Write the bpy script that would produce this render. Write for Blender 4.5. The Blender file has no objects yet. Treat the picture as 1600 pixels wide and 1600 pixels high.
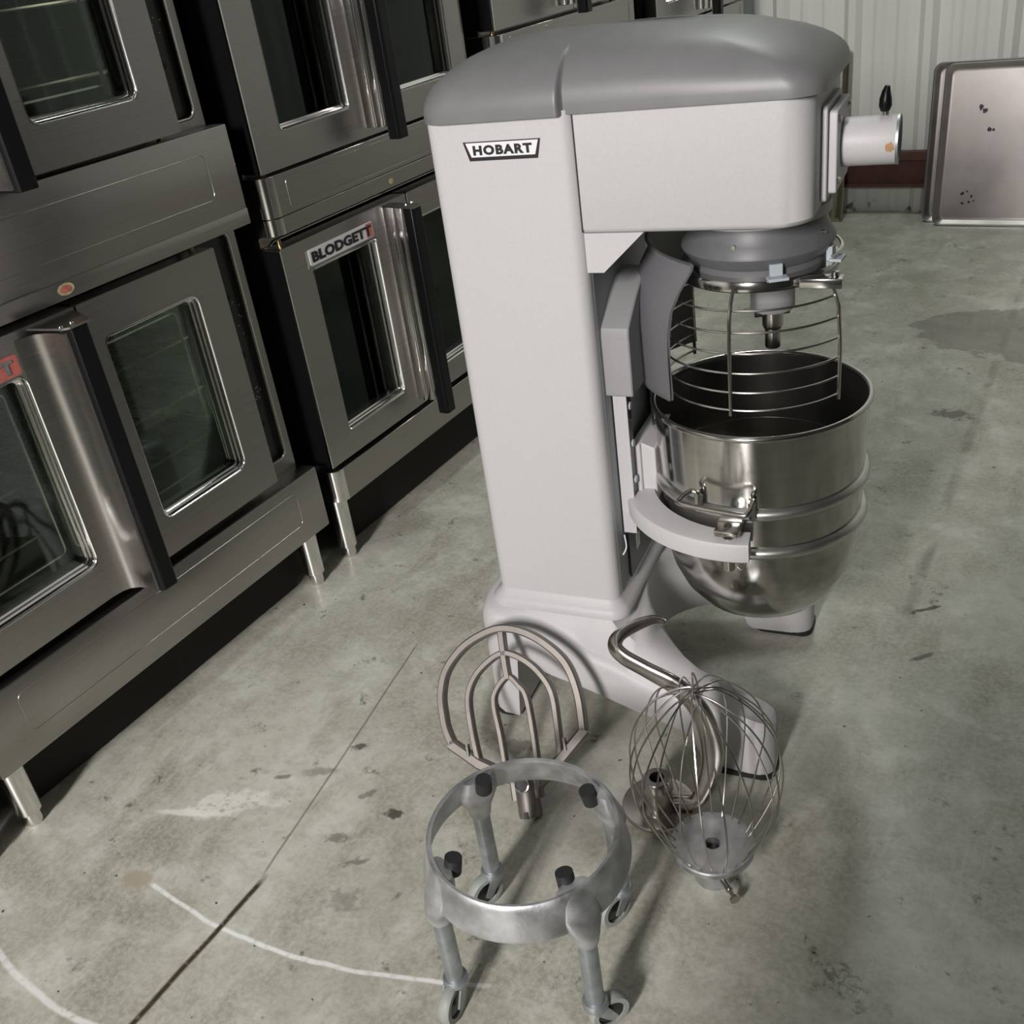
import bpy, bmesh, math, random
from mathutils import Vector, Matrix
random.seed(7)
PI = math.pi
SC = bpy.context.scene
COL = SC.collection

# ---------------------------------------------------------------- camera
CAM_H = 1.45
FPX = 1595.68
RM = ((0.858, 0.151, -0.491), (0.497, -0.486, 0.719), (-0.130, -0.861, -0.492))  # world rows, camera (right, down, forward) columns
def col(i): return Vector((RM[0][i], RM[1][i], RM[2][i]))
fw = col(2).normalized(); rt = (col(0) - fw * col(0).dot(fw)).normalized(); dn = fw.cross(rt)
cd = bpy.data.cameras.new('camera'); cam = bpy.data.objects.new('camera', cd); COL.objects.link(cam)
m = Matrix.Identity(4)
for i in range(3):
    m[i][0] = rt[i]; m[i][1] = -dn[i]; m[i][2] = -fw[i]
m[2][3] = CAM_H
cam.matrix_world = m
cd.sensor_width = 36; cd.lens = 36 * FPX / 1600; cd.clip_start = 0.02; cd.clip_end = 60
SC.camera = cam

# ---------------------------------------------------------------- world, lights, exposure
w = bpy.data.worlds.new('world'); SC.world = w; w.use_nodes = True
w.node_tree.nodes['Background'].inputs[0].default_value = (0.5, 0.55, 0.6, 1)
w.node_tree.nodes['Background'].inputs[1].default_value = 0.3
SC.view_settings.view_transform = 'Standard'; SC.view_settings.look = 'None'
SC.view_settings.gamma = 1; SC.view_settings.use_curve_mapping = False
SC.view_settings.exposure = 0.0
def area(name, loc, target, sx, sy, power, colr):
    d = bpy.data.lights.new(name, 'AREA'); d.shape = 'RECTANGLE'; d.size = sx; d.size_y = sy; d.energy = power; d.color = colr
    o = bpy.data.objects.new(name, d); COL.objects.link(o); o.location = loc
    o.rotation_euler = (Vector(target) - Vector(loc)).to_track_quat('-Z', 'Y').to_euler()
    return o
# high lamp bank behind the photographer, the main light
area('rear_lamp_bank', (-.27, -3.6, 2.75), (-.75, 1.6, 0.6), 0.55, 1.2, 305, (1.0, 0.955, 0.94))
# ceiling strip lamps
area('ceiling_lamp_near', (-1.0, 0.6, 4.3), (-1.0, 0.6, 0), 0.4, 2.4, 4, (0.93, 0.99, 1.0))
area('ceiling_lamp_far', (-1.15, 4.2, 4.3), (-1.15, 4.2, 0), 0.3, 1.4, 40, (0.95, 1.0, 0.96))

# ---------------------------------------------------------------- materials
def mat(name, colr, rough=.5, metal=0.0, bump=0.0, bscale=60, stretch=(1, 1, 1), var=0.0, vscale=8, spec=.5, rvar=0.0, coat=0):
    M_ = bpy.data.materials.new(name); M_.use_nodes = True
    nt = M_.node_tree; b = nt.nodes['Principled BSDF']
    b.inputs['Base Color'].default_value = (*colr, 1); b.inputs['Roughness'].default_value = rough
    b.inputs['Metallic'].default_value = metal; b.inputs['Specular IOR Level'].default_value = spec
    if coat: b.inputs['Coat Weight'].default_value = coat
    tc = nt.nodes.new('ShaderNodeTexCoord'); mp = nt.nodes.new('ShaderNodeMapping'); mp.inputs['Scale'].default_value = stretch
    nt.links.new(tc.outputs['Object'], mp.inputs[0])
    if bump:
        n = nt.nodes.new('ShaderNodeTexNoise'); n.inputs['Scale'].default_value = bscale; n.inputs['Detail'].default_value = 3
        bp = nt.nodes.new('ShaderNodeBump'); bp.inputs['Strength'].default_value = bump; bp.inputs['Distance'].default_value = .002
        nt.links.new(mp.outputs[0], n.inputs[0]); nt.links.new(n.outputs[0], bp.inputs['Height']); nt.links.new(bp.outputs[0], b.inputs['Normal'])
    if var:
        n = nt.nodes.new('ShaderNodeTexNoise'); n.inputs['Scale'].default_value = vscale; n.inputs['Detail'].default_value = 6
        r = nt.nodes.new('ShaderNodeMapRange'); r.inputs[1].default_value = .3; r.inputs[2].default_value = .7
        r.inputs[3].default_value = 1 - var; r.inputs[4].default_value = 1 + var
        x = nt.nodes.new('ShaderNodeVectorMath'); x.operation = 'SCALE'; x.inputs[0].default_value = colr
        nt.links.new(mp.outputs[0], n.inputs[0]); nt.links.new(n.outputs[0], r.inputs[0]); nt.links.new(r.outputs[0], x.inputs['Scale']); nt.links.new(x.outputs[0], b.inputs['Base Color'])
        if rvar:
            r2 = nt.nodes.new('ShaderNodeMapRange'); r2.inputs[1].default_value = .3; r2.inputs[2].default_value = .7
            r2.inputs[3].default_value = rough - rvar; r2.inputs[4].default_value = rough + rvar
            nt.links.new(n.outputs[0], r2.inputs[0]); nt.links.new(r2.outputs[0], b.inputs['Roughness'])
    return M_
MT = {}
MT['paint'] = mat('mixer_paint', (.53, .525, .53), .50, 0.0, .04, 400, var=.03, vscale=240)
MT['paint_cap'] = mat('cap_paint', (.175, .177, .18), .42, 0.0, .03, 300, var=.04, vscale=30)
MT['paint_mid'] = mat('housing_paint', (.30, .30, .305), .45, 0.0, .03, 300)
MT['paint_dark'] = mat('collar_paint', (.125, .128, .135), .45, 0.0, .03, 200, var=.06, vscale=40)
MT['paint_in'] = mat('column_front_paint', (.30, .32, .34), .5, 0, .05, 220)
MT['plastic'] = mat('grey_plastic', (.150, .150, .160), .42, 0, .03, 300)
MT['steel_oven'] = mat('oven_steel', (.36, .347, .332), .31, 1, .02, 40, (1, .06, 30), .06, 30, rvar=.04)
MT['steel_trim'] = mat('polished_trim', (.75, .74, .72), .16, 1)
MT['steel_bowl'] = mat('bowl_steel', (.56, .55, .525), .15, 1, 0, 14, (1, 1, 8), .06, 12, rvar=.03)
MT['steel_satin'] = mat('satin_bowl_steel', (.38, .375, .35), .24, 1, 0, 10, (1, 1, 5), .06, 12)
MT['steel_band'] = mat('band_steel', (.66, .65, .62), .34, 1, 0, 10, var=.1, vscale=30)
MT['steel_wire'] = mat('bright_wire', (.55, .53, .50), .24, 1)
MT['alu'] = mat('cast_aluminium', (.52, .53, .54), .44, .85, .15, 160, var=.28, vscale=26, rvar=.1)
MT['alu_beater'] = mat('beater_aluminium', (.25, .23, .212), .5, .85, .04, 120, var=.1, vscale=30)
MT['steel_hook'] = mat('hook_steel', (.50, .47, .44), .24, 1, .01, 60, var=.1, vscale=25)
MT['zinc'] = mat('galvanised_tube', (.40, .43, .45), .45, .85, .06, 120, var=.2, vscale=40)
MT['black'] = mat('black_enamel', (.010, .010, .011), .28, 0, .03, 120)
MT['black_handle'] = mat('black_handle', (.005, .005, .006), .38, 0, .03, 90, spec=.25)
MT['rubber'] = mat('black_rubber', (.018, .018, .02), .6, 0, .2, 150)
MT['tyre'] = mat('grey_tyre', (.30, .32, .30), .55, 0, .1, 100)
MT['kick'] = mat('black_kick', (.012, .010, .008), .8, 0, .1, 40)
MT['cavity'] = mat('oven_cavity', (.035, .042, .035), .45, 0, .1, 60, var=.3, vscale=9)
MT['ovenside'] = mat('oven_side', (.012, .012, .013), .45, 0, spec=.3)
MT['girt'] = mat('red_oxide_steel', (.085, .030, .020), .6, 0, .1, 60, var=.2, vscale=12)
MT['pan'] = mat('aluminium_pan', (.40, .37, .36), .42, .75, .1, 30, var=.14, vscale=6, rvar=.08)
MT['panrim'] = mat('pan_rim', (.45, .44, .43), .3, .9)
MT['rackmetal'] = mat('dull_rack_wire', (.46, .42, .32), .32, 1)
MT['white'] = mat('label_white', (.78, .78, .80), .4)
MT['ink'] = mat('label_ink', (.012, .010, .014), .45)
MT['red'] = mat('label_red', (.55, .16, .13), .45, var=.25, vscale=60)
MT['brass'] = mat('brass', (.5, .38, .2), .3, 1)
MT['yellow'] = mat('old_sticker', (.55, .47, .28), .6, var=.3, vscale=90)
MT['blue'] = mat('blue_marker', (.03, .12, .25), .6)
MT['clip'] = mat('grey_clip', (.42, .47, .50), .4)
MT['rust'] = mat('rust_chip', (.42, .24, .12), .7, 0, .4, 150, var=.3, vscale=80)
MT['plain_wall'] = mat('painted_sheet', (.32, .33, .31), .6, 0, .05, 10, var=.06, vscale=2)
MT['dim_wall'] = mat('dim_wall_sheet', (.10, .10, .095), .7, 0, .05, 10, var=.06, vscale=2)
MT['ceil'] = mat('ceiling_sheet', (.10, .10, .10), .7, 0, .05, 10)

def glass_mat():
    M_ = bpy.data.materials.new('oven_glass'); M_.use_nodes = True; nt = M_.node_tree
    for n in list(nt.nodes): nt.nodes.remove(n)
    o = nt.nodes.new('ShaderNodeOutputMaterial'); mx = nt.nodes.new('ShaderNodeMixShader'); t = nt.nodes.new('ShaderNodeBsdfTransparent')
    t.inputs[0].default_value = (.88, .92, .88, 1)
    g = nt.nodes.new('ShaderNodeBsdfGlossy'); g.inputs['Roughness'].default_value = .03; g.inputs[0].default_value = (.8, .9, .85, 1)
    f = nt.nodes.new('ShaderNodeFresnel'); f.inputs[0].default_value = 1.45
    nt.links.new(f.outputs[0], mx.inputs[0]); nt.links.new(t.outputs[0], mx.inputs[1]); nt.links.new(g.outputs[0], mx.inputs[2]); nt.links.new(mx.outputs[0], o.inputs[0])
    return M_
MT['glass'] = glass_mat()

def wall_mat():
    M_ = mat('white_wall_sheet', (.66, .675, .635), .5, 0, .04, 6, (1, 1, .3), .06, 3)
    nt = M_.node_tree; b = nt.nodes['Principled BSDF']
    src = b.inputs['Base Color'].links[0].from_socket
    tc = nt.nodes.new('ShaderNodeTexCoord'); n = nt.nodes.new('ShaderNodeTexNoise'); n.inputs['Scale'].default_value = 14; n.inputs['Detail'].default_value = 8
    nt.links.new(tc.outputs['Object'], n.inputs[0])
    sp = nt.nodes.new('ShaderNodeSeparateXYZ'); nt.links.new(tc.outputs['Object'], sp.inputs[0])
    # grime splashes just above the slab
    ad = nt.nodes.new('ShaderNodeMath'); ad.operation = 'MULTIPLY_ADD'; ad.inputs[1].default_value = -2.2
    nt.links.new(sp.outputs['Z'], ad.inputs[0]); nt.links.new(n.outputs[0], ad.inputs[2])
    cr = nt.nodes.new('ShaderNodeMapRange'); cr.inputs[1].default_value = .50; cr.inputs[2].default_value = .56
    nt.links.new(ad.outputs[0], cr.inputs[0])
    mx = nt.nodes.new('ShaderNodeMix'); mx.data_type = 'RGBA'; mx.inputs['B'].default_value = (.16, .16, .14, 1)
    nt.links.new(cr.outputs[0], mx.inputs['Factor']); nt.links.new(src, mx.inputs['A']); nt.links.new(mx.outputs['Result'], b.inputs['Base Color'])
    return M_
MT['wall'] = wall_mat()

def floor_mat():
    M_ = bpy.data.materials.new('stained_concrete'); M_.use_nodes = True; nt = M_.node_tree; b = nt.nodes['Principled BSDF']
    N = nt.nodes.new; L = nt.links.new
    tc = N('ShaderNodeTexCoord'); P = tc.outputs['Object']
    def noise(scale, detail=6, rough=.6, stretch=None, dist=0, off=0):
        n = N('ShaderNodeTexNoise'); n.inputs['Scale'].default_value = scale; n.inputs['Detail'].default_value = detail; n.inputs['Roughness'].default_value = rough; n.inputs['Distortion'].default_value = dist
        mp = N('ShaderNodeMapping'); mp.inputs['Location'].default_value = (off, off * .7, 0)
        if stretch: mp.inputs['Scale'].default_value = stretch[:3]; mp.inputs['Rotation'].default_value = (0, 0, stretch[3])
        L(P, mp.inputs[0]); L(mp.outputs[0], n.inputs[0])
        return n.outputs[0]
    def rng(v, a, c, lo=0, hi=1):
        r = N('ShaderNodeMapRange'); r.inputs[1].default_value = a; r.inputs[2].default_value = c; r.inputs[3].default_value = lo; r.inputs[4].default_value = hi
        L(v, r.inputs[0]); return r.outputs[0]
    def mth(op, a, c=None, d=None):
        x = N('ShaderNodeMath'); x.operation = op
        for i, v in enumerate((a, c, d)):
            if v is None: continue
            if isinstance(v, (int, float)): x.inputs[i].default_value = v
            else: L(v, x.inputs[i])
        return x.outputs[0]
    def mix(f, a, c):
        x = N('ShaderNodeMix'); x.data_type = 'RGBA'
        for k, v in (('Factor', f), ('A', a), ('B', c)):
            if isinstance(v, tuple): x.inputs[k].default_value = (*v, 1)
            elif isinstance(v, (int, float)): x.inputs[k].default_value = v
            else: L(v, x.inputs[k])
        return x.outputs['Result']
    sp = N('ShaderNodeSeparateXYZ'); L(P, sp.inputs[0]); X, Y = sp.outputs[0], sp.outputs[1]
    c = mix(rng(noise(1.7, 8, .66), .36, .64), (0.300, 0.296, 0.236), (0.585, 0.588, 0.503))
    c = mix(rng(noise(6, 9, .72, None, .3, 5), .47, .66, 0, .8), c, (0.702, 0.702, 0.632))                      # pale worn patches
    c = mix(rng(noise(4.2, 9, .7, (1.5, .8, 1, .5), .3, 4), .50, .66, 0, .85), c, (0.287, 0.271, 0.205))        # brown-grey soil
    c = mix(rng(noise(17, 9, .8, (1, 1.7, 1, .6), .2, 2), .48, .62, 0, .5), c, (0.351, 0.347, 0.284))
    c = mix(rng(noise(95, 3, .7, None, 0, 6), .42, .60, 0, .35), c, (0.632, 0.632, 0.556))
    stre = rng(noise(3.2, 8, .75, (14, .8, 1, -.55), .1, 17), .56, .68, 0, .3)
    c = mix(stre, c, (0.655, 0.655, 0.597))
    spots = mth('MULTIPLY', rng(noise(11, 5, .6, None, .4, 9), .615, .67), rng(noise(60, 4, .7), .46, .58))
    c = mix(mth('MULTIPLY', spots, .65), c, (.045, .042, .036))
    specks = rng(noise(48, 2, .5, None, 0, 13), .735, .76)
    c = mix(mth('MULTIPLY', specks, .9), c, (.03, .026, .02))
    scr = rng(noise(4.5, 6, .75, (9, .5, 1, -.6), .2, 21), .66, .72)                                     # fine scratches
    c = mix(mth('MULTIPLY', scr, .4), c, (.10, .095, .08))
    wob = mth('MULTIPLY', mth('SUBTRACT', noise(5, 3), .5), .02)
    fine = noise(70, 3)
    def line(dist, half, soft):
        return rng(mth('ABSOLUTE', dist), half, half + soft, 1, 0)
    def lim(v, a, c, s=.02):
        return mth('MULTIPLY', rng(v, a, a + s), rng(v, c - s, c, 1, 0))
    # white scraped arcs
    def arc(cx, cy, r, x0, x1, half, amt, colr):
        d = mth('SQRT', mth('ADD', mth('POWER', mth('SUBTRACT', X, cx), 2), mth('POWER', mth('SUBTRACT', Y, cy), 2)))
        d = mth('ADD', mth('SUBTRACT', d, r), wob)
        k = mth('MULTIPLY', line(d, half, half * 1.6), mth('MULTIPLY', lim(X, x0, x1, .06), rng(Y, cy - r * .2, cy - r * .25)))
        return mth('MULTIPLY', k, rng(fine, .3, .5, amt * .45, amt))
    global_c = [c]
    def lay(f, colr): global_c[0] = mix(f, global_c[0], colr)
    lay(arc(-1.21, 1.902, 1.217, -1.46, -.70, .0022, .95, None), (.88, .89, .86))
    lay(arc(-1.36, 1.25, .803, -1.62, -1.20, .003, .8, None), (.85, .86, .83))
    # saw-cut joint, dark and wide near the front, hairline beyond
    jd = mth('ADD', mth('ADD', X, 1.216), mth('MULTIPLY', wob, .4))
    lay(mth('MULTIPLY', mth('MULTIPLY', line(jd, .003, .005), lim(Y, .1, .81, .03)), rng(fine, .25, .45, .6, 1)), (.055, .042, .026))
    jd2 = mth('ADD', mth('ADD', mth('ADD', X, 1.222), mth('MULTIPLY', mth('SUBTRACT', Y, .8), .185)), mth('MULTIPLY', wob, .3))
    lay(mth('MULTIPLY', mth('MULTIPLY', line(jd2, .001, .0025), lim(Y, .8, 1.5)), .6), (.09, .08, .06))
    jd3 = mth('ADD', mth('ADD', X, .335), mth('MULTIPLY', mth('SUBTRACT', Y, 2.2), .02))
    lay(mth('MULTIPLY', mth('MULTIPLY', line(jd3, .006, .012), lim(Y, 1.9, 5.2)), rng(noise(8), .4, .6, 0, .45)), (.09, .088, .075))
    # white paint splash
    def blob(cx, cy, rx, ry, a, soft=.25, nz=.35, ns=7):
        ca, sa = math.cos(a), math.sin(a)
        dx, dy = mth('SUBTRACT', X, cx), mth('SUBTRACT', Y, cy)
        ex = mth('DIVIDE', mth('ADD', mth('MULTIPLY', dx, ca), mth('MULTIPLY', dy, sa)), rx)
        ey = mth('DIVIDE', mth('SUBTRACT', mth('MULTIPLY', dy, ca), mth('MULTIPLY', dx, sa)), ry)
        d = mth('SQRT', mth('ADD', mth('POWER', ex, 2), mth('POWER', ey, 2)))
        d = mth('ADD', d, mth('MULTIPLY', mth('SUBTRACT', noise(ns, 6), .5), nz * 4))
        return rng(d, 1, 1 + soft, 1, 0)
    lay(mth('MULTIPLY', blob(-1.40, .93, .06, .02, .7, .9, 1.6, 14), rng(fine, .35, .5, .1, .8)), (.82, .82, .75))
    lay(mth('MULTIPLY', blob(-1.47, .865, .06, .006, .35, .8, .3, 20), .7), (.85, .85, .77))
    lay(mth('MULTIPLY', blob(-1.447, .694, .028, .016, .2, .5, .4, 30), .85), (.42, .36, .27))
    for (cx, cy, rx, ry, a, k) in [(-1.262, 1.156, .022, .008, .5, .8), (-1.082, 1.025, .016, .010, 0, .85), (-1.36, 1.02, .02, .006, .6, .6), (-1.16, 1.05, .018, .008, .9, .5), (-1.30, 1.06, .03, .012, .5, .4),
                                   (-1.05, .82, .03, .02, .4, .35), (-.95, 1.28, .03, .02, .2, .5), (-1.15, .93, .02, .01, .3, .55), (-1.08, .90, .02, .008, .5, .55), (-.42, 3.05, .05, .03, 0, .7), (-.30, 2.02, .03, .006, .7, .9), (-.27, 1.85, .025, .006, .8, .8)]:
        lay(mth('MULTIPLY', blob(cx, cy, rx * .7, ry * .7, a, .9, 1.3, 45), k), (.05, .044, .034))
    wet = blob(-.28, 3.78, .34, .25, .1, .05, .55, 2.4)
    lay(mth('MULTIPLY', wet, .62), (.15, .153, .128))
    L(global_c[0], b.inputs['Base Color'])
    ro = mth('ADD', rng(noise(4, 6, .6, None, .5, 31), .3, .7, .24, .44), mth('MULTIPLY', wet, -.04))
    L(ro, b.inputs['Roughness']); b.inputs['Specular IOR Level'].default_value = .5
    bp = N('ShaderNodeBump'); bp.inputs['Strength'].default_value = .12; bp.inputs['Distance'].default_value = .002
    L(noise(40, 6, .65), bp.inputs['Height']); L(bp.outputs[0], b.inputs['Normal'])
    return M_
MT['floor'] = floor_mat()

# ---------------------------------------------------------------- mesh helpers
class MB:
    def __init__(s): s.v = []; s.f = []; s.sm = []
    def add(s, vs, fs, smooth=False):
        k = len(s.v); s.v += [tuple(p) for p in vs]
        for f in fs: s.f.append(tuple(i + k for i in f)); s.sm.append(smooth)
        return s
    def box(s, x0, x1, y0, y1, z0, z1, b=0.0):
        if b <= 0:
            vs = [(x, y, z) for x in (x0, x1) for y in (y0, y1) for z in (z0, z1)]
            return s.add(vs, [(0, 1, 3, 2), (4, 6, 7, 5), (0, 4, 5, 1), (2, 3, 7, 6), (0, 2, 6, 4), (1, 5, 7, 3)])
        bm = bmesh.new(); bmesh.ops.create_cube(bm, size=1)
        bmesh.ops.scale(bm, vec=(x1 - x0, y1 - y0, z1 - z0), verts=bm.verts)
        bmesh.ops.translate(bm, vec=((x0 + x1) / 2, (y0 + y1) / 2, (z0 + z1) / 2), verts=bm.verts)
        bmesh.ops.bevel(bm, geom=bm.edges[:], offset=b, segments=2, affect='EDGES', profile=.5)
        bm.verts.index_update()
        s.add([v.co[:] for v in bm.verts], [[v.index for v in f.verts] for f in bm.faces]); bm.free(); return s
    def loft(s, rings, closed=True, cap0=False, cap1=False, smooth=True):
        n = len(rings[0]); vs = [p for r in rings for p in r]; fs = []
        for i in range(len(rings) - 1):
            for j in range(n if closed else n - 1):
                a, c = i * n + j, i * n + (j + 1) % n
                fs.append((a, c, c + n, a + n))
        s.add(vs, fs, smooth)
        k = len(s.v) - len(vs)
        if cap0: s.f.append(tuple(k + j for j in range(n))[::-1]); s.sm.append(False)
        if cap1: s.f.append(tuple(k + (len(rings) - 1) * n + j for j in range(n))); s.sm.append(False)
        return s
    def tube(s, pts, r, n=10, closed=False, caps=True, sq=None):
        pts = [Vector(p) for p in pts]; N_ = len(pts)
        rs = r if isinstance(r, (list, tuple)) else [r] * N_
        rings = []; up = None
        for i, p in enumerate(pts):
            a = pts[(i - 1) % N_] if (closed or i > 0) else p
            c = pts[(i + 1) % N_] if (closed or i < N_ - 1) else p
            t = (c - a).normalized()
            if up is None: up = Vector((0, 0, 1)) if abs(t.z) < .9 else Vector((1, 0, 0))
            sd = t.cross(up).normalized(); u2 = sd.cross(t).normalized(); up = u2
            fa = sq or 1
            rings.append([p + sd * math.cos(2 * PI * j / n) * rs[i] + u2 * math.sin(2 * PI * j / n) * rs[i] * fa for j in range(n)])
        if closed: rings.append(rings[0])
        return s.loft(rings, True, caps and not closed, caps and not closed)
    def bar(s, pts, nrm, wd, th, closed=False, taper=None):
        pts = [Vector(p) for p in pts]; nrm = Vector(nrm).normalized(); N_ = len(pts); rings = []
        for i, p in enumerate(pts):
            a = pts[(i - 1) % N_] if (closed or i > 0) else p
            c = pts[(i + 1) % N_] if (closed or i < N_ - 1) else p
            t = (c - a).normalized(); sd = t.cross(nrm).normalized()
            w_ = wd / 2; h_ = th / 2; e = min(w_, h_) * .35
            o = [(-w_ + e, -h_), (w_ - e, -h_), (w_, -h_ + e), (w_, h_ - e), (w_ - e, h_), (-w_ + e, h_), (-w_, h_ - e), (-w_, -h_ + e)]
            rings.append([p + sd * x + nrm * y for x, y in o])
        if closed: rings.append(rings[0])
        return s.loft(rings, True, not closed, not closed, False)
    def lathe(s, prof, c=(0, 0, 0), n=40, a0=0, a1=2 * PI, axis='z', smooth=True):
        full = abs(a1 - a0 - 2 * PI) < 1e-6; rings = []
        k = n if full else n + 1
        for j in range(k):
            a = a0 + (a1 - a0) * j / n; ca, sa = math.cos(a), math.sin(a); ring = []
            for r, h in prof:
                q = (r * ca, r * sa, h) if axis == 'z' else ((h, r * ca, r * sa) if axis == 'x' else (r * sa, h, r * ca))
                ring.append((c[0] + q[0], c[1] + q[1], c[2] + q[2]))
            rings.append(ring)
        if full: rings.append(rings[0])
        return s.loft(rings, False, False, False, smooth)
    def prism(s, poly, h0, h1, fn=lambda a, b, h: (a, b, h)):
        n = len(poly); vs = [fn(a, b, h0) for a, b in poly] + [fn(a, b, h1) for a, b in poly]
        fs = [tuple(range(n))[::-1], tuple(range(n, 2 * n))] + [(i, (i + 1) % n, n + (i + 1) % n, n + i) for i in range(n)]
        return s.add(vs, fs)
    def build(s, name, material, parent=None, org=(0, 0, 0), angle=40, bevel=0, weld=True):
        me = bpy.data.meshes.new(name)
        o_ = Vector(org)
        me.from_pydata([tuple(Vector(p) - o_) for p in s.v], [], s.f); me.update()
        bm = bmesh.new(); bm.from_mesh(me)
        if weld: bmesh.ops.remove_doubles(bm, verts=bm.verts, dist=1e-5)
        bmesh.ops.recalc_face_normals(bm, faces=bm.faces)
        bm.to_mesh(me); bm.free()
        me.polygons.foreach_set('use_smooth', [True] * len(me.polygons))
        me.set_sharp_from_angle(angle=math.radians(angle))
        me.materials.append(material)
        o = bpy.data.objects.new(name, me); COL.objects.link(o)
        if parent: o.parent = parent
        else: o.location = o_
        if bevel:
            md = o.modifiers.new('bevel', 'BEVEL'); md.width = bevel; md.segments = 2; md.limit_method = 'ANGLE'; md.angle_limit = math.radians(50)
        return o
def rrect(x0, x1, y0, y1, r, n=6):
    out = []
    for cx, cy, a in ((x1 - r, y1 - r, 0), (x0 + r, y1 - r, 90), (x0 + r, y0 + r, 180), (x1 - r, y0 + r, 270)):
        for i in range(n + 1):
            t = math.radians(a + 90 * i / n); out.append((cx + r * math.cos(t), cy + r * math.sin(t)))
    return out
def spline(pts, k=6, closed=False):
    P = [Vector(p) for p in pts]; out = []; n = len(P)
    for i in range(n if closed else n - 1):
        g = lambda q: P[q % n] if closed else P[max(0, min(n - 1, q))]
        a, b_, c, d = g(i - 1), g(i), g(i + 1), g(i + 2)
        for j in range(k):
            t = j / k
            out.append(.5 * ((2 * b_) + (c - a) * t + (2 * a - 5 * b_ + 4 * c - d) * t * t + (3 * b_ - a - 3 * c + d) * t ** 3))
    if not closed: out.append(P[-1])
    return out
def tag(o, label=None, cat=None, group=None, kind=None):
    if label: o['label'] = label
    if cat: o['category'] = cat
    if group: o['group'] = group
    if kind: o['kind'] = kind
    return o
def empty(name, loc, rz=0):
    o = bpy.data.objects.new(name, None); COL.objects.link(o); o.location = loc; o.rotation_euler = (0, 0, rz); o.empty_display_size = .1
    return o
def text_mesh(name, s, size, material, parent, origin, xdir, ydir, width=None, offset=0.0, depth=.0004, height=None, space=1.0):
    cu = bpy.data.curves.new(name, 'FONT'); cu.body = s; cu.size = size; cu.extrude = depth; cu.offset = offset; cu.resolution_u = 3; cu.space_character = space
    t = bpy.data.objects.new(name, cu); COL.objects.link(t)
    dg = bpy.context.evaluated_depsgraph_get(); me = bpy.data.meshes.new_from_object(t.evaluated_get(dg))
    bpy.data.objects.remove(t); bpy.data.curves.remove(cu)
    xs = [v.co.x for v in me.vertices]; ys = [v.co.y for v in me.vertices]
    kx = (width / (max(xs) - min(xs))) if width else 1; ky = (height / (max(ys) - min(ys))) if height else kx
    X_, Y_ = Vector(xdir).normalized(), Vector(ydir).normalized(); Z_ = X_.cross(Y_)
    O = Vector(origin); x0, y0 = min(xs), min(ys)
    for v in me.vertices: v.co = O + X_ * ((v.co.x - x0) * kx) + Y_ * ((v.co.y - y0) * ky) + Z_ * v.co.z
    me.materials.clear(); me.materials.append(material)
    o = bpy.data.objects.new(name, me); COL.objects.link(o); o.parent = parent
    return o

# ---------------------------------------------------------------- the building
WY = 5.30
tag(MB().box(-2.75, 6.5, -6.0, WY + .1, -.12, 0).build('floor', MT['floor']), 'stained grey-green concrete slab floor', kind='structure')
# ribbed sheet wall at the back
prof = []
x = -3.0
ribs = -1.3115 - .3365 * 4
k = 0
while ribs + k * .3365 < 6.5:
    r0 = ribs + k * .3365
    for dx, dy in ((-.042, 0), (-.016, -.028), (.016, -.028), (.042, 0), (.088, 0), (.104, -.006), (.130, -.006), (.146, 0), (.190, 0), (.206, -.006), (.232, -.006), (.248, 0)):
        prof.append((r0 + dx, WY + dy))
    k += 1
mb = MB()
n = len(prof)
mb.add([(a, b, 0) for a, b in prof] + [(a, b, 4.5) for a, b in prof] + [(a, WY + .05, 0) for a, b in prof] + [(a, WY + .05, 4.5) for a, b in prof],
       [(i, i + 1, n + i + 1, n + i) for i in range(n - 1)] + [(2 * n + i, 2 * n + i + 1, 3 * n + i + 1, 3 * n + i) for i in range(n - 1)])
tag(mb.build('wall_back', MT['wall'], angle=10, weld=False), 'white ribbed sheet metal wall behind the mixer', kind='structure')
tag(MB().box(-2.85, -2.75, -6.1, WY + .1, 0, 4.5).build('wall_left', MT['plain_wall']), 'wall behind the row of ovens', kind='structure')
tag(MB().box(6.5, 6.6, -6.1, WY + .1, 0, 4.5).build('wall_right', MT['dim_wall']), 'far side wall of the warehouse', kind='structure')
tag(MB().box(-2.75, 6.5, -6.1, -6.0, 0, 4.5).build('wall_front', MT['dim_wall']), 'wall at the far end of the warehouse', kind='structure')
tag(MB().box(-.33, 4.5, -.75, -.65, 0, 1.5).build('shadow_blocker', MT['dim_wall']), 'unseen low blocker added to cast the photographer shadow', kind='structure')  # added behind the camera, stands in for the photographer's shadow on the floor
tag(MB().box(-2.85, 6.6, -6.1, WY + .1, 4.5, 4.6).build('ceiling', MT['ceil']), 'sheet metal ceiling', kind='structure')
g = MB()
g.box(-2.74, 6.4, WY - .055, WY - .034, .136, .298).box(-2.74, 6.4, WY - .085, WY - .055, .285, .298).box(-2.74, 6.4, WY - .085, WY - .055, .136, .149).box(-2.74, 6.4, WY - .088, WY - .083, .262, .298)
tag(g.build('trim_1', MT['girt']), 'red-brown steel girt along the foot of the ribbed wall', kind='structure')

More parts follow.
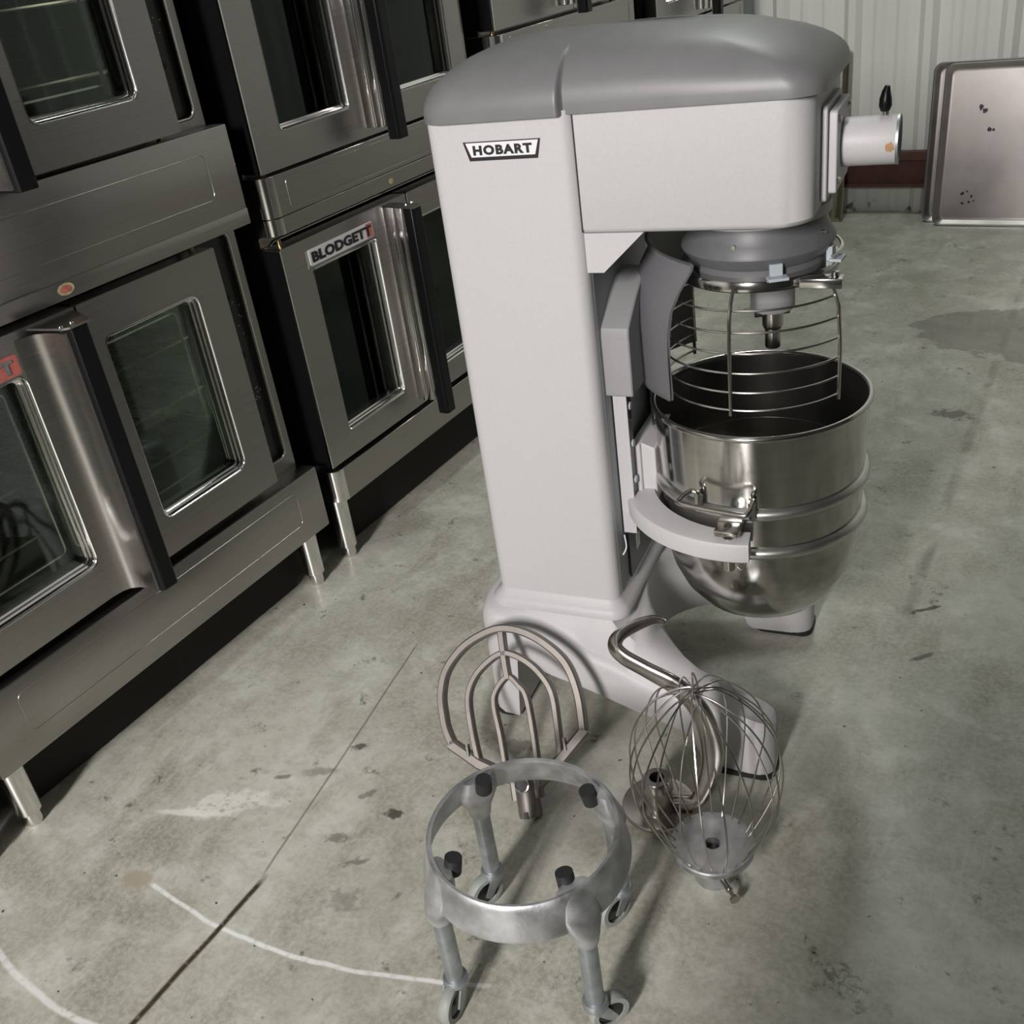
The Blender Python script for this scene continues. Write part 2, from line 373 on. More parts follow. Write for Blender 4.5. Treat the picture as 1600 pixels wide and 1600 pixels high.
# ---------------------------------------------------------------- sheet pans and racks by the wall
def sheet_pan(name, label, x0, x1, ybot, ytop, h):
    e = empty(name, (x0, ybot, 0)); tag(e, label, 'sheet pan', 'sheet pans leaning on the ribbed wall')
    ang = math.atan2(ytop - ybot, h); L_ = math.hypot(ytop - ybot, h)
    tv = Vector((0, math.sin(ang), math.cos(ang))); nv = Vector((0, -math.cos(ang), math.sin(ang)))
    def P(a, b, d): return Vector((a, 0, 0)) + tv * b + nv * d
    W_ = x1 - x0; o = MB(); rings = []
    for ins, d in ((.0, .021), (.004, .025), (.010, .022), (.020, .002), (.026, 0), (.034, 0), (.040, 0)):
        rings.append([P(a, b, d) for a, b in rrect(ins, W_ - ins, ins, L_ - ins, .035 - ins * .4)])
    o.loft(rings, True, False, True)
    back = [[p - nv * .0015 for p in r] for r in rings]
    o.loft(back, True, False, True)
    o.build('tray', MT['pan'], e, angle=60)
    MB().tube([P(a, b, .022) for a, b in rrect(.001, W_ - .001, .001, L_ - .001, .035)], .0042, 8, True).build('rolled_rim', MT['panrim'], e)
    # burnt marks
    for (a, b, r) in ((.155, L_ * .735, .017), (.172, L_ * .715, .015), (.20, L_ * .60, .012), (.215, L_ * .595, .008), (.115, L_ * .20, .009), (.155, L_ * .185, .008), (.118, L_ * .14, .008), (.147, L_ * .145, .007), (.135, L_ * .215, .006), (.165, L_ * .155, .006)):
        mk = MB(); mk.add([P(a, b, .0008)] + [P(a + r * math.cos(q) * random.uniform(.4, 1.2), b + r * math.sin(q) * random.uniform(.4, 1.2), .0008) for q in [i * PI / 4 for i in range(8)]], [(0, 1 + i, 1 + (i + 1) % 8) for i in range(8)])
        mk.build('burnt_spot', MT['ink'], e)
    return e
sheet_pan('sheet_pan', 'aluminium sheet pan leaning against another pan, burnt spots on its face', -.862, -.13, 5.075, 5.165, .683)
sheet_pan('sheet_pan', 'aluminium sheet pan leaning on the ribbed wall, mostly covered by another pan', -.918, -.21, 5.13, 5.205, .685)
def wire_rack_mesh(W_, D_, P, r=.0028, cross=14, frame=.004):
    o = MB()
    o.tube([P(a, b) for a, b in rrect(0, W_, 0, D_, .012, 3)], frame, 6, True)
    for i in range(1, cross): o.tube([P(W_ * i / cross, 0), P(W_ * i / cross, D_)], r, 5)
    o.tube([P(0, D_ * .33), P(W_, D_ * .33)], frame * .9, 5).tube([P(0, D_ * .66), P(W_, D_ * .66)], frame * .9, 5)
    return o
for i in range(4):
    x1 = -1.290 - .012 * i; yb = 5.10 + .022 * i; lean = .06
    e = wire_rack_mesh(.62, .765, lambda a, b: (x1 - .62 + a, yb + lean * b / .765, .005 + b), .003, 16, .0055)
    tag(e.build('oven_rack', MT['rackmetal'], None, (x1, yb, .005)), 'wire oven rack propped upright on the ribbed wall behind the mixer head', 'oven rack', 'wire racks propped on the back wall')

# ---------------------------------------------------------------- convection ovens
FX = -1.72
def plate_with_hole(mbx, y0, y1, z0, z1, hy0, hy1, hz0, hz1, xf, xb, r=.02, ro=.004):
    n_ = 5
    O = rrect(y0, y1, z0, z1, ro, n_); I = rrect(hy0, hy1, hz0, hz1, r, n_)
    rings = [[(xb, a, b) for a, b in I], [(xf - .004, a, b) for a, b in I], [(xf, a + (.004 if a > (hy0 + hy1) / 2 else -.004), b + (.004 if b > (hz0 + hz1) / 2 else -.004)) for a, b in I],
             [(xf, a, b) for a, b in O], [(xb, a, b) for a, b in O], [(xb, a, b) for a, b in I]]
    mbx.loft(rings, True, smooth=False)
def oven_door(e, org, y0, y1, z0, z1, wy0, wy1, wz0, wz1, style):
    xb, xf = FX - .052, FX
    d = MB(); plate_with_hole(d, y0, y1, z0, z1, wy0, wy1, wz0, wz1, xf, xb, .018 if style == 'A' else .008)
    door = d.build('door', MT['steel_oven'], e, org, 30)
    if style == 'B': MB().box(xf - .005, xf + .0012, y0 - .002, y0 + .0018, z0 + .002, z1 - .002).build('edge_strip', MT['steel_trim'], door, org)
    side = MB().box(xb - .004, xf - .006, y0 - .0015, y0 + .001, z0 + .004, z1 - .004); side.build('door_edge', MT['black_handle'], door, org)
    t = MB(); r = .018 if style == 'A' else .008; rings = []
    for ins, xx in ((.0042, xf + .0003), (.0028, xf + .0009), (.0, xf - .002), (-.001, xf - .010), (-.0045, xf - .012), (-.0045, xf - .020), (-.008, xf - .022), (-.0085, xb - .002)):
        rings.append([(xx, a, b) for a, b in rrect(wy0 - ins, wy1 + ins, wz0 - ins, wz1 + ins, max(.003, r + ins), 4)])
    t.loft(rings, True)
    t.build('window_trim', MT['steel_trim'], door, org)
    MB().box(xb + .016, xb + .020, wy0 - .005, wy1 + .005, wz0 - .005, wz1 + .005).build('glass_pane', MT['glass'], door, org)
    t2 = MB(); t2.tube([(xb - .006, a, b) for a, b in rrect(wy0 + .022, wy1 - .022, wz0 + .03, wz1 - .03, .012, 4)], .004, 6, True)
    t2.build('inner_trim', MT['steel_trim'], door, org)
    return door
def handle(e, org, door, yA, yD, z0, z1, style):
    # stainless cove with a black grip, running the height of the door
    if style == 'A':
        yA -= .010
        prof = [(FX, yA - .045), (FX + .004, yA - .022), (FX + .012, yA - .008), (FX + .030, yA + .002), (FX + .055, yA + .006), (FX + .078, yA + .006), (FX + .078, yA + .012), (FX + .003, yA + .012)]
        MB().prism(prof, z0, z1 - .012, lambda a, b, h: (a, b, h)).build('handle_cove', MT['steel_oven'], door, org, 35)
        bl = [(FX + .004, yA + .0125), (FX + .080, yA + .0125), (FX + .088, yA + .018), (FX + .090, yA + .050), (FX + .082, yA + .056), (FX + .004, yD - .006)]
    else:
        for (a0, a1, b0) in ((0, .026, .001), (.027, .050, .004), (.051, .072, .007)):
            MB().box(FX + a0, FX + a1, yA + b0, yA + .022, z0 + .02, z1 - .006, .0015).build('handle_cove', MT['steel_trim'], door, org, 35)
        bl = [(FX + .076, yA - .012), (FX + .080, yA - .018), (FX + .106, yA - .019), (FX + .112, yA - .012), (FX + .112, yA + .018), (FX + .106, yA + .023), (FX + .076, yA + .023)]
        MB().box(FX + .0745, FX + .078, yA - .013, yA - .006, z0 - .004, z1 - .004, .0006).build('grip_edge', MT['steel_trim'], door, org)
    MB().prism(bl, z0 - .006, z1 - .004).build('grip', MT['black_handle'], door, org, 35, bevel=.002)
    cap = [(FX, yA - .012), (FX + .082, yA + .002), (FX + .092, yA + .012), (FX + .094, yA + .054), (FX + .084, yA + .062), (FX, yD)] if style == 'A' else [(FX, yA + .0), (FX + .106, yA - .020), (FX + .114, yA - .013), (FX + .114, yA + .022), (FX + .07, yA + .028), (FX, yA + .030)]
    MB().prism(cap, z1 - .004, z1).build('handle_cap', MT['steel_oven'], door, org)
    for q in (.006, .030): MB().lathe([(0, z1 + .003), (.003, z1 + .003), (.004, z1)], (FX + .075, yA + q, 0), 8).build('screw', MT['steel_trim'], door, org)
def oven(label, style, Y0, lv, legs, logo=None, W_=1.0, group=None):
    pz0, pz1, dz0, dz1, wz0, wz1, bz1 = lv
    org = (FX - .35, Y0 + W_ / 2, 0 if legs else pz0)
    e = empty('convection_oven', org); tag(e, label, 'oven', group or 'stacked convection ovens')
    xb = FX - .06; back = FX - .78
    # body shell: open cavity behind the doors
    s = MB()
    s.box(back, xb - .02, Y0 + .006, Y0 + .03, pz0, bz1).box(back, xb - .02, Y0 + W_ - .03, Y0 + W_ - .006, pz0, bz1)
    s.box(back, xb - .02, Y0 + .03, Y0 + W_ - .03, bz1 - .03, bz1).box(back, xb - .02, Y0 + .03, Y0 + W_ - .03, pz0, pz0 + .02)
    s.box(back, back + .02, Y0 + .03, Y0 + W_ - .03, pz0 + .02, bz1 - .03)
    s.build('body_shell', MT['ovenside'], e, org)
    c = MB(); cy0, cy1 = Y0 + .05, Y0 + .865
    c.box(back + .1, back + .105, cy0, cy1, dz0 + .02, dz1 - .02).box(back + .1, xb - .022, cy0, cy0 + .005, dz0 + .02, dz1 - .02).box(back + .1, xb - .022, cy1 - .005, cy1, dz0 + .02, dz1 - .02)
    c.box(back + .1, xb - .022, cy0, cy1, dz0 + .02, dz0 + .03).box(back + .1, xb - .022, cy0, cy1, dz1 - .03, dz1 - .02)
    c.build('cavity_liner', MT['cavity'], e, org)
    gd = MB()
    for yy in (cy0 + .012, cy1 - .012):
        for i in range(9):
            z = dz0 + .06 + i * .052; gd.tube([(back + .12, yy, z), (xb - .03, yy, z)], .003, 5)
        for xx in (xb - .05, xb - .3, xb - .55): gd.tube([(xx, yy, dz0 + .04), (xx, yy, dz1 - .05)], .003, 5)
    tag(gd.build('rack_guide', MT['rackmetal'], e, org), kind='stuff')
    # face frame
    f = MB(); fo = (Y0 + .004, Y0 + W_ - .004, pz1 - .01, bz1 - .004)
    plate_with_hole(f, *fo, Y0 + .035, Y0 + W_ - .028, dz0 + .012, dz1 + .006, xb, xb - .02, .02)
    f.build('face_frame', MT['steel_oven'], e, org, 30)
    MB().tube([(xb + .001, a, b) for a, b in rrect(Y0 + .035, Y0 + W_ - .028, dz0 + .012, dz1 + .006, .02, 4)], .0025, 6, True).build('frame_bead', MT['steel_trim'], e, org)
    MB().box(xb - .03, xb - .012, Y0 + .872, Y0 + W_ - .024, dz0 + .006, dz1 + .01).build('control_panel', MT['black'], e, org)
    rr = random.Random(int(Y0 * 100 + pz0 * 10))
    for z in (.12, .30, .44):
        MB().lathe([(0, .012), (.008, .012), (.009, 0)], (xb - .012, Y0 + .925, dz0 + z), 12, axis='x').build('knob', MT['black_handle'], e, org)
    dots = MB()
    for i in range(26):
        yy = Y0 + .89 + rr.random() * .075; zz = dz0 + rr.choice((.18, .2, .33, .36, .38, .4)) + rr.random() * .03; q = .0016
        dots.box(xb - .012, xb - .0112, yy - q, yy + q, zz - q * .6, zz + q * .6)
    tag(dots.build('panel_print', MT['white'], e, org), kind='stuff')
    # lower front panel
    if style == 'A':
        pn = MB()
        if legs:
            pn.box(FX - .08, FX + .004, Y0, Y0 + W_, pz0, pz1, .004)
            pn.build('front_panel', MT['steel_oven'], e, org)
            emb = (pz0 + .05, pz1 - .03)
        else:
            pn.box(FX - .08, FX + .004, Y0, Y0 + W_ - .008, pz0 + .036, pz1, .003).build('front_panel', MT['steel_oven'], e, org)
            MB().box(FX - .09, FX + .0, Y0 + .002, Y0 + W_ - .002, pz0, pz0 + .036, .003).build('front_rail', MT['steel_oven'], e, org)
            emb = (pz0 + .075, pz1 - .045)
        eb = MB(); eb.tube([(FX + .0042, a, b) for a, b in rrect(Y0 + .09, Y0 + W_ - .09, emb[0], emb[1], .015, 4)], .0007, 6, True)
        eb.build('pressed_bead', MT['steel_oven'], e, org)
    else:
        segs = [(pz0, pz1)] if legs else [(pz0, pz0 + .039), (pz0 + .0405, pz1)]
        for z0, z1 in segs:
            pl = rrect(FX - .12, FX + .004, Y0, Y0 + W_, .034, 6)
            MB().prism(pl, z0, z1).build('front_panel', MT['steel_oven'], e, org, 40, bevel=.0015)
            MB().prism([(FX - .030 + .0345 * math.cos(q), Y0 + .034 - .0345 * math.sin(q)) for q in [PI / 2 * k_ / 8 for k_ in range(9)]] + [(FX - .030 + .030 * math.cos(q), Y0 + .034 - .030 * math.sin(q)) for q in [PI / 2 * k_ / 8 for k_ in range(8, -1, -1)]], z0 + .001, z1 - .001).build('corner_trim', MT['steel_trim'], e, org, 50)
        if not legs:
            eb = MB(); eb.tube([(FX + .0042, a, b) for a, b in rrect(Y0 + .07, Y0 + W_ - .07, pz0 + .05, pz1 - .012, .012, 4)], .0007, 6, True); eb.build('pressed_bead', MT['steel_oven'], e, org)
    # doors
    if style == 'A': L0, L1, R0, R1 = Y0 + .01, Y0 + .495, Y0 + .50, Y0 + .87; wl = (Y0 + .10, Y0 + .35); wr = (Y0 + .54, Y0 + .788); hy = (Y0 + .41, Y0 + .493)
    else: L0, L1, R0, R1 = Y0 + .002, Y0 + .51, Y0 + .515, Y0 + .895; wl = (Y0 + .10, Y0 + .353); wr = (Y0 + .565, Y0 + .822); hy = (Y0 + .404, Y0 + .53)
    dl = oven_door(e, org, L0, L1, dz0, dz1, *wl, wz0, wz1, style)
    dr = oven_door(e, org, R0, R1, dz0, dz1, *wr, wz0, wz1, style)
    handle(e, org, dl, *hy, dz0, dz1 - .004, style)
    for yy in (R1 - .03, L0 + .04):
        for zz in ((dz0 - .018, dz0), (dz1, dz1 + .012)): MB().lathe([(0, zz[1]), (.006, zz[1]), (.006, zz[0]), (0, zz[0])], (FX - .035, yy, 0), 10).build('hinge_pin', MT['brass'], e, org)
    if legs:
        MB().box(FX - .105, FX - .095, Y0 + .075, Y0 + W_ - .075, .004, pz0).build('kick_plate', MT['kick'], e, org)
        for yy in (Y0 + .042, Y0 + W_ - .042):
            for xx in (FX - .052, FX - .70):
                lg = MB().lathe([(0, pz0), (.027, pz0), (.0255, .036), (.021, .033), (.0185, .031), (.019, .012), (.0165, .0), (0, 0)], (xx, yy, 0), 20).build('leg', MT['steel_trim'] if xx > FX - .1 else MT['zinc'], e, org)
    if logo:
        x = FX
        y0, y1, z0, z1 = logo['rect']
        nm = MB().prism(rrect(y0, y1, z0, z1, .005, 3), 0, 1, lambda a, b, h: (x + .0005 + .0025 * h, a, b)).build('name_plate', logo['bg'], dl, org)
        if logo.get('red'):
            MB().prism(rrect(y1 - .030, y1 - .002, z0 + .002, z1 - .002, .003, 3), 0, 1, lambda a, b, h: (x + .003 + .0004 * h, a, b)).build('red_patch', MT['red'], dl, org)
            MB().box(x, x + .002, y0 - .012, y0 - .006, z0 - .004, z1 - .001).build('plate_end', MT['steel_trim'], dl, org)
        o = Vector((x + .0037, y0 + logo['pad'], z0 + (z1 - z0) * .17)) - Vector(org)
        text_mesh('lettering', 'BLODGETT', .04, logo['ink'], dl, o, (0, 1, 0), (0, 0, 1), width=(y1 - y0) - 2 * logo['pad'], offset=.0019, space=1.05, height=(z1 - z0) * .66)
    return e
def rack_in(oven_label, Y0, z, style):
    x0 = FX - .66; cy0, cy1 = Y0 + .066, Y0 + .849
    o = wire_rack_mesh(cy1 - cy0, .56, lambda a, b: (x0 + b, cy0 + a, z), .0022, 24, .004)
    tag(o.build('oven_rack', MT['rackmetal'], None, (x0, cy0, z)), oven_label, 'oven rack', 'racks inside the ovens')
LA = (.171, .342, .366, .942, .450, .861, .957); LA_up = (.958, 1.172, 1.180, 1.756, 1.262, 1.675, 1.80)
LB = (.195, .285, .300, .876, .370, .797, .904); LB_up = (.905, 1.037, 1.045, 1.621, 1.125, 1.542, 1.67)
LC = (.195, .330, .345, .921, .415, .842, .985); LC_up = (.986, 1.185, 1.198, 1.774, 1.28, 1.69, 1.82)
logoA = dict(rect=(.775, 1.018, .868, .906), bg=MT['red'], ink=MT['zinc'], pad=.012)
logoB = dict(rect=(1.822, 2.078, .809, .848), bg=MT['white'], ink=MT['ink'], pad=.008, red=True)
oven('lower oven with a worn red name plate and plain squared front panel', 'A', .67, LA, True, logoA)
oven('upper oven stacked on the one with the worn red name plate', 'A', .67, LA_up, False)
oven('lower oven with the white name plate lettered in black', 'B', 1.73, LB, True, logoB)
oven('upper oven stacked on the one with the white name plate', 'B', 1.73, LB_up, False)
oven('lower oven of the stack directly behind the mixer column', 'B', 2.80, LC, True)
oven('upper oven whose lower panel shows above the mixer cap', 'B', 2.80, LC_up, False)
oven('lower oven of the stack nearest the ribbed wall', 'B', 3.98, LB, True)
oven('upper oven of the stack nearest the ribbed wall', 'B', 3.98, LB_up, False)
oven('lower oven beside the one with the worn red name plate, only a foot showing', 'A', -.355, LA, True)
for Y0, st, zs, nm in ((.67, 'A', (.52, .63, .75), 'the lower oven with the worn red name plate'), (.67, 'A', (1.31, 1.44, 1.56), 'the upper oven above the worn red name plate'),
                       (1.73, 'B', (.40, .53, .665), 'the lower oven with the white name plate'), (1.73, 'B', (1.20, 1.31, 1.44), 'the upper oven above the white name plate')):
    for pos, z in zip(('lowest', 'middle', 'top'), zs): rack_in('%s wire rack inside %s' % (pos, nm), Y0, z, st)
# stickers on the ovens
def sticker(name, y, z, ry, rz, m, label, x=FX + .0045, ring=None):
    s = MB(); n_ = 20
    s.add([(x, y, z)] + [(x, y + ry * math.cos(2 * PI * i / n_), z + rz * math.sin(2 * PI * i / n_)) for i in range(n_)], [(0, 1 + i, 1 + (i + 1) % n_) for i in range(n_)])
    s.add([(x - .0006, y + ry * math.cos(2 * PI * i / n_), z + rz * math.sin(2 * PI * i / n_)) for i in range(n_)], [tuple(range(n_))])
    o = s.build(name, m, None, (x, y, z)); tag(o, label, 'sticker')
    if ring:
        MB().add([(x + .0004, y + .66 * ry * math.cos(2 * PI * i / n_), z + .66 * rz * math.sin(2 * PI * i / n_)) for i in range(n_)], [tuple(range(n_))]).build('sticker_print', ring, o, (x, y, z))
sticker('oval_sticker', 1.163, .977, .019, .011, MT['yellow'], 'small oval red approval sticker on the steel rail between two ovens', FX + .001, MT['red'])
sticker('paper_sticker', 2.185, .922, .010, .007, MT['yellow'], 'torn yellowed sticker on the rounded steel rail', FX + .005)

# ---------------------------------------------------------------- the mixer
TH = math.radians(7.5)
MO = (-.55, 1.70, 0.0)           # mixer-frame origin (u, v, z)
def wpos(u, v, z=0): return (u * math.cos(TH) - v * math.sin(TH), u * math.sin(TH) + v * math.cos(TH), z)
mixer = empty('floor_mixer', wpos(*MO), TH)
tag(mixer, 'big grey floor-standing planetary mixer with wire bowl guard', 'mixer')
VN, VF, VC = 1.52, 1.88, 1.70
UB, UF = -.824, -.572            # column back and front
BU, BV = -.332, 1.70             # bowl axis
# column
c = MB()
pl = rrect(UB, UF, VN, VF, .022, 6)
c.prism(pl, .295, 1.205)
c.build('column', MT['paint'], mixer, MO, 30)
# base casting
def lerp(x_, xs, ys):
    if x_ <= xs[0]: return ys[0]
    for i in range(len(xs) - 1):
        if x_ <= xs[i + 1]:
            t = (x_ - xs[i]) / (xs[i + 1] - xs[i]); t = t * t * (3 - 2 * t) * .5 + t * .5
            return ys[i] + (ys[i + 1] - ys[i]) * t
    return ys[-1]
def base_half(sg):
    us = [-.866, -.862, -.852, -.835, -.82, -.80, -.785, -.772, -.76, -.74, -.70, -.66, -.62, -.59, -.575, -.565, -.5585, -.557, -.5550, -.551, -.545, -.535, -.52, -.50, -.475, -.45, -.42, -.41, -.40, -.39, -.37, -.34, -.31, -.29, -.275, -.266, -.262]
    rings = []
    for u in us:
        vo = lerp(u, (-.87, -.83, -.6, -.3, -.27), (.205, .222, .236, .270, .272))
        zc = lerp(u, (-.87, -.84, -.70, -.60, -.48, -.36, -.27), (.262, .268, .236, .195, .158, .136, .118))     # outer shoulder height
        zi = lerp(u, (-.87, -.575, -.52, -.42, -.32, -.27), (.282, .282, .238, .172, .132, .118))               # inner deck height
        zb = lerp(u, (-.87, -.800, -.785, -.70, -.50, -.42, -.395), (.008, .008, .158, .136, .086, .072, .008))
        if -.80 < u < -.785: zb = .1
        RU = .182; uc = -.375
        if u < uc - RU: vi = 0.0
        else:
            q = max(0.0, 1 - ((min(u, uc) - uc) / RU) ** 2); vi = RU * (q ** .5)
            if u > uc: vi = lerp(u, (uc, -.27), (RU, .184))
        if u > -.30:                                    # rounded toe
            q = (u + .30) / .038; k_ = .030 * (1 - math.sqrt(max(0, 1 - q * q)))
            vo -= k_; vi += k_; zc -= k_ * .5; zi -= k_ * .5
        if u < -.845:
            q = (-.845 - u) / .021; k_ = .022 * (1 - math.sqrt(max(0, 1 - q * q))); vo -= k_; zc -= k_ * .6; zi -= k_ * .6
        zb = min(zb, zc - .03)
        vm = max(vi + .002, min(.205, vo - .045)) if vi < .17 else vi + (vo - vi) * .45
        zm = zi if u < -.575 else zi * .7 + zc * .3
        pts = [(vi, zb), (vi, zi - .012), (vi + .001, zi - .004), (vi + (vm - vi) * .15, zi), (vm, zm), (vm + (vo - vm) * .5, zm * .42 + zc * .58), (vo - .016, zc + .004), (vo - .006, zc - .003), (vo - .001, zc - .014), (vo, zc - .022), (vo + .004 * 0, zb)]
        rings.append([(u, VC + sg * a, z) for a, z in pts])
    return MB().loft(rings, True, True, True)
b1 = base_half(-1); b2 = base_half(1); b1.add(b2.v, b2.f, True)
b1.build('base', MT['paint'], mixer, MO, 38)
fl = MB(); rings = []
for ins, z in ((-.018, .272), (-.018, .284), (-.012, .291), (-.003, .299), (.0, .307), (.004, .308)):
    rings.append([(a, b, z) for a, b in rrect(UB + ins, UF - ins, VN + ins, VF - ins, .024 - ins * .6, 6)])
fl.loft(rings, True, True, True); fl.build('column_flange', MT['paint'], mixer, MO, 50)
for (u0, u1, v0, v1) in ((-.388, -.260, 1.427, 1.516), (-.388, -.260, 1.884, 1.973), (-.862, -.803, 1.480, 1.56), (-.862, -.803, 1.84, 1.920)):
    MB().prism(rrect(u0, u1, v0, v1, .025, 5), .0, .009).build('foot_pad', MT['rubber'], mixer, MO)
# head housing
h = MB(); HN, HF, HU = 1.531, 1.869, -.222
hp = [(-.60, HF)] + [(-.60, HN)] + [(HU - .050 + .05 * math.sin(t), HN + .05 - .05 * math.cos(t)) for t in [i * PI / 20 for i in range(11)]] + [(HU - .050 + .05 * math.cos(t), HF - .05 + .05 * math.sin(t)) for t in [i * PI / 20 for i in range(11)]]
rings = []
def hring(z, ins):
    out = []
    for a, b in hp:
        cu, cv = -.40, 1.70
        out.append((a - (ins if a > -.5 else 0) * (1 if a > -.3 else 0), b + (ins if b < cv else -ins), z))
    return out
h.loft([hring(1.014, .010), hring(1.017, .004), hring(1.024, 0), hring(1.205, 0)], True, True, True)
h.build('head', MT['paint'], mixer, MO, 35)
MB().prism([(-.573, 1.016), (-.475, 1.016), (-.545, .952), (-.573, .952)], HN, HN + .004, lambda a, b, h_: (a, h_, b)).build('gusset', MT['paint'], mixer, MO)
MB().prism([(-.573, 1.016), (-.475, 1.016), (-.545, .952), (-.573, .952)], HF - .004, HF, lambda a, b, h_: (a, h_, b)).build('gusset', MT['paint'], mixer, MO)
MB().box(-.5775, -.5735, HN - .0010, HN + .002, 1.018, 1.199).build('panel_seam', MT['ink'], mixer, MO)
# cap
cp = MB(); rings = []
NP = 11
def capring(d, z):
    pts = rrect(UB - .010 + d, HU + .014 - d * .9, VN - .010 + d, VF + .010 - d, min(.05 + d * .75, .188 - d), 10)
    # subdivide long sides so that the shoulder notch shows
    out = []
    P_ = [Vector((a, b)) for a, b in pts]
    for i, p in enumerate(P_):
        q = P_[(i + 1) % len(P_)]; n_ = 6 if i in (21, 43) else 1
        if i in (10, 32):
            us_ = [-.63, -.61, -.60, -.596, -.593, -.591, -.589, -.587, -.585, -.583, -.580, -.575, -.56, -.53, -.50, -.46, -.42]
            if i == 10: us_ = us_[::-1]
            out.append(p); out += [Vector((u_, p.y)) for u_ in us_]; continue
        for j in range(n_): out.append(p.lerp(q, j / n_))
    res = []
    hN = max(0.0, 1 - d / .085)
    for p in out:
        u, v = p
        k_ = max(0, min(1, (u + .592) / .007)); k_ = k_ * k_ * (3 - 2 * k_)
        v += (.014 * k_ * hN) if v < VC else (-.014 * k_ * hN)
        f = 1 - .28 * max(0, min(1, (u + .50) / .30)) ** 1.6
        res.append((u, v, 1.198 + (z - 1.198) * f))
    return res
for d, z in ((.012, 1.199), (0, 1.198), (0, 1.212), (.0015, 1.224), (.006, 1.237), (.013, 1.248), (.023, 1.259), (.036, 1.269), (.053, 1.279), (.075, 1.287), (.10, 1.293), (.13, 1.297), (.16, 1.299)):
    rings.append(capring(d, z))
cp.loft(rings, True, True, True); cp.build('cap', MT['paint_cap'], mixer, MO, 50)
MB().lathe([(0, .004), (.004, .003), (.005, 0)], (-.335, 1.66, 1.277), 10).build('cap_screw', MT['steel_wire'], mixer, MO)
# name plate
nb = [(-.757, 1.168), (-.625, 1.168), (-.632, 1.139), (-.749, 1.139)]
bad = MB().prism(nb, VN - .0012, VN, lambda a, b, h_: (a, h_, b)).build('name_badge', MT['ink'], mixer, MO)
wi = [(-.7525, 1.1665), (-.6285, 1.1665), (-.6355, 1.1447), (-.7445, 1.1447)]
MB().prism(wi, VN - .0018, VN - .0012, lambda a, b, h_: (a, h_, b)).build('badge_face', MT['white'], bad, MO)
text_mesh('badge_lettering', 'HOBART', .02, MT['ink'], bad, Vector((-.7405, VN - .0022, 1.1475)) - Vector(MO), (1, 0, 0), (0, 0, 1), width=.101, offset=.0010, height=.0150, space=1.18)
# attachment hub on the head front
pt = MB().prism(rrect(1.617, 1.783, 1.030, 1.168, .008, 3), HU - .01, HU + .009, lambda a, b, h_: (h_, a, b)).build('hub_plate', MT['paint'], mixer, MO, bevel=.002)
MB().prism(rrect(1.628, 1.772, 1.040, 1.160, .006, 3), HU + .010, HU + .022, lambda a, b, h_: (h_, a, b)).build('hub_plate', MT['paint'], mixer, MO, bevel=.002)
for a, b in ((1.645, 1.056), (1.645, 1.146), (1.757, 1.056), (1.757, 1.146)): MB().lathe([(0, .005), (.005, .004), (.006, 0)], (HU + .022, a, b), 8, axis='x').build('hub_screw', MT['steel_wire'], mixer, MO)
hub = MB().lathe([(0, 0), (.0355, 0), (.036, .004), (.036, .078), (.0345, .081), (.031, .0815), (.029, .078), (.024, .070), (0, .068)], (HU + .022, 1.70, 1.101), 40, axis='x').build('attachment_hub', MT['paint'], mixer, MO, 40)
MB().lathe([(.0365, 0), (.0367, .0035), (.0345, .0045), (.0343, -.001)], (HU + .022 + .078, 1.70, 1.101), 36, axis='x').build('worn_rim', MT['zinc'], hub, MO)
rp = MB(); ro_ = random.Random(3)
def rpt(du, an): return (HU + .022 + .071 + du, 1.70 - .0364 * math.cos(an), 1.101 + .0364 * math.sin(an))
rp.add([rpt(0, -.12)] + [rpt(.0065 * math.cos(t) * ro_.uniform(.7, 1.2), -.12 + .22 * math.sin(t) * ro_.uniform(.7, 1.2)) for t in [i * PI / 7 for i in range(14)]], [(0, 1 + i, 1 + (i + 1) % 14) for i in range(14)])
rp.build('rust_chip', MT['rust'], hub, MO)
MB().tube([(-.140, 1.70, 1.134), (-.140, 1.70, 1.144)], .005, 10).build('knob_stem', MT['steel_wire'], hub, MO)
MB().tube([(-.141, 1.70, 1.143), (-.141, 1.70, 1.150), (-.141, 1.70, 1.160), (-.1405, 1.70, 1.170), (-.139, 1.70, 1.178)], [.009, .0125, .0118, .0085, .005], 12, sq=.75).build('knob', MT['black_handle'], hub, MO)
# neck and collar
MB().lathe([(.10, 1.018), (.117, 1.016), (.117, .999), (.108, .995)], (BU, BV, 0), 48).build('neck_ring', MT['paint'], mixer, MO)
MB().lathe([(.10, .999), (.109, .997), (.111, .985), (.117, .972), (.1245, .960), (.1255, .954), (.121, .946), (.116, .940), (.114, .936), (.110, .933), (.110, .921), (.09, .920)], (BU, BV, 0), 48).build('collar', MT['paint_dark'], mixer, MO, 35)
for a in (-97, -20, 60):
    t = math.radians(a); pp = Vector((BU + .1185 * math.cos(t), BV + .1170 * math.sin(t), .974))
    MB().tube([pp - Vector((math.cos(t), math.sin(t), 0)) * .004, pp + Vector((math.cos(t), math.sin(t), 0)) * .003], .0035, 8).build('collar_screw', MT['steel_wire'], mixer, MO)
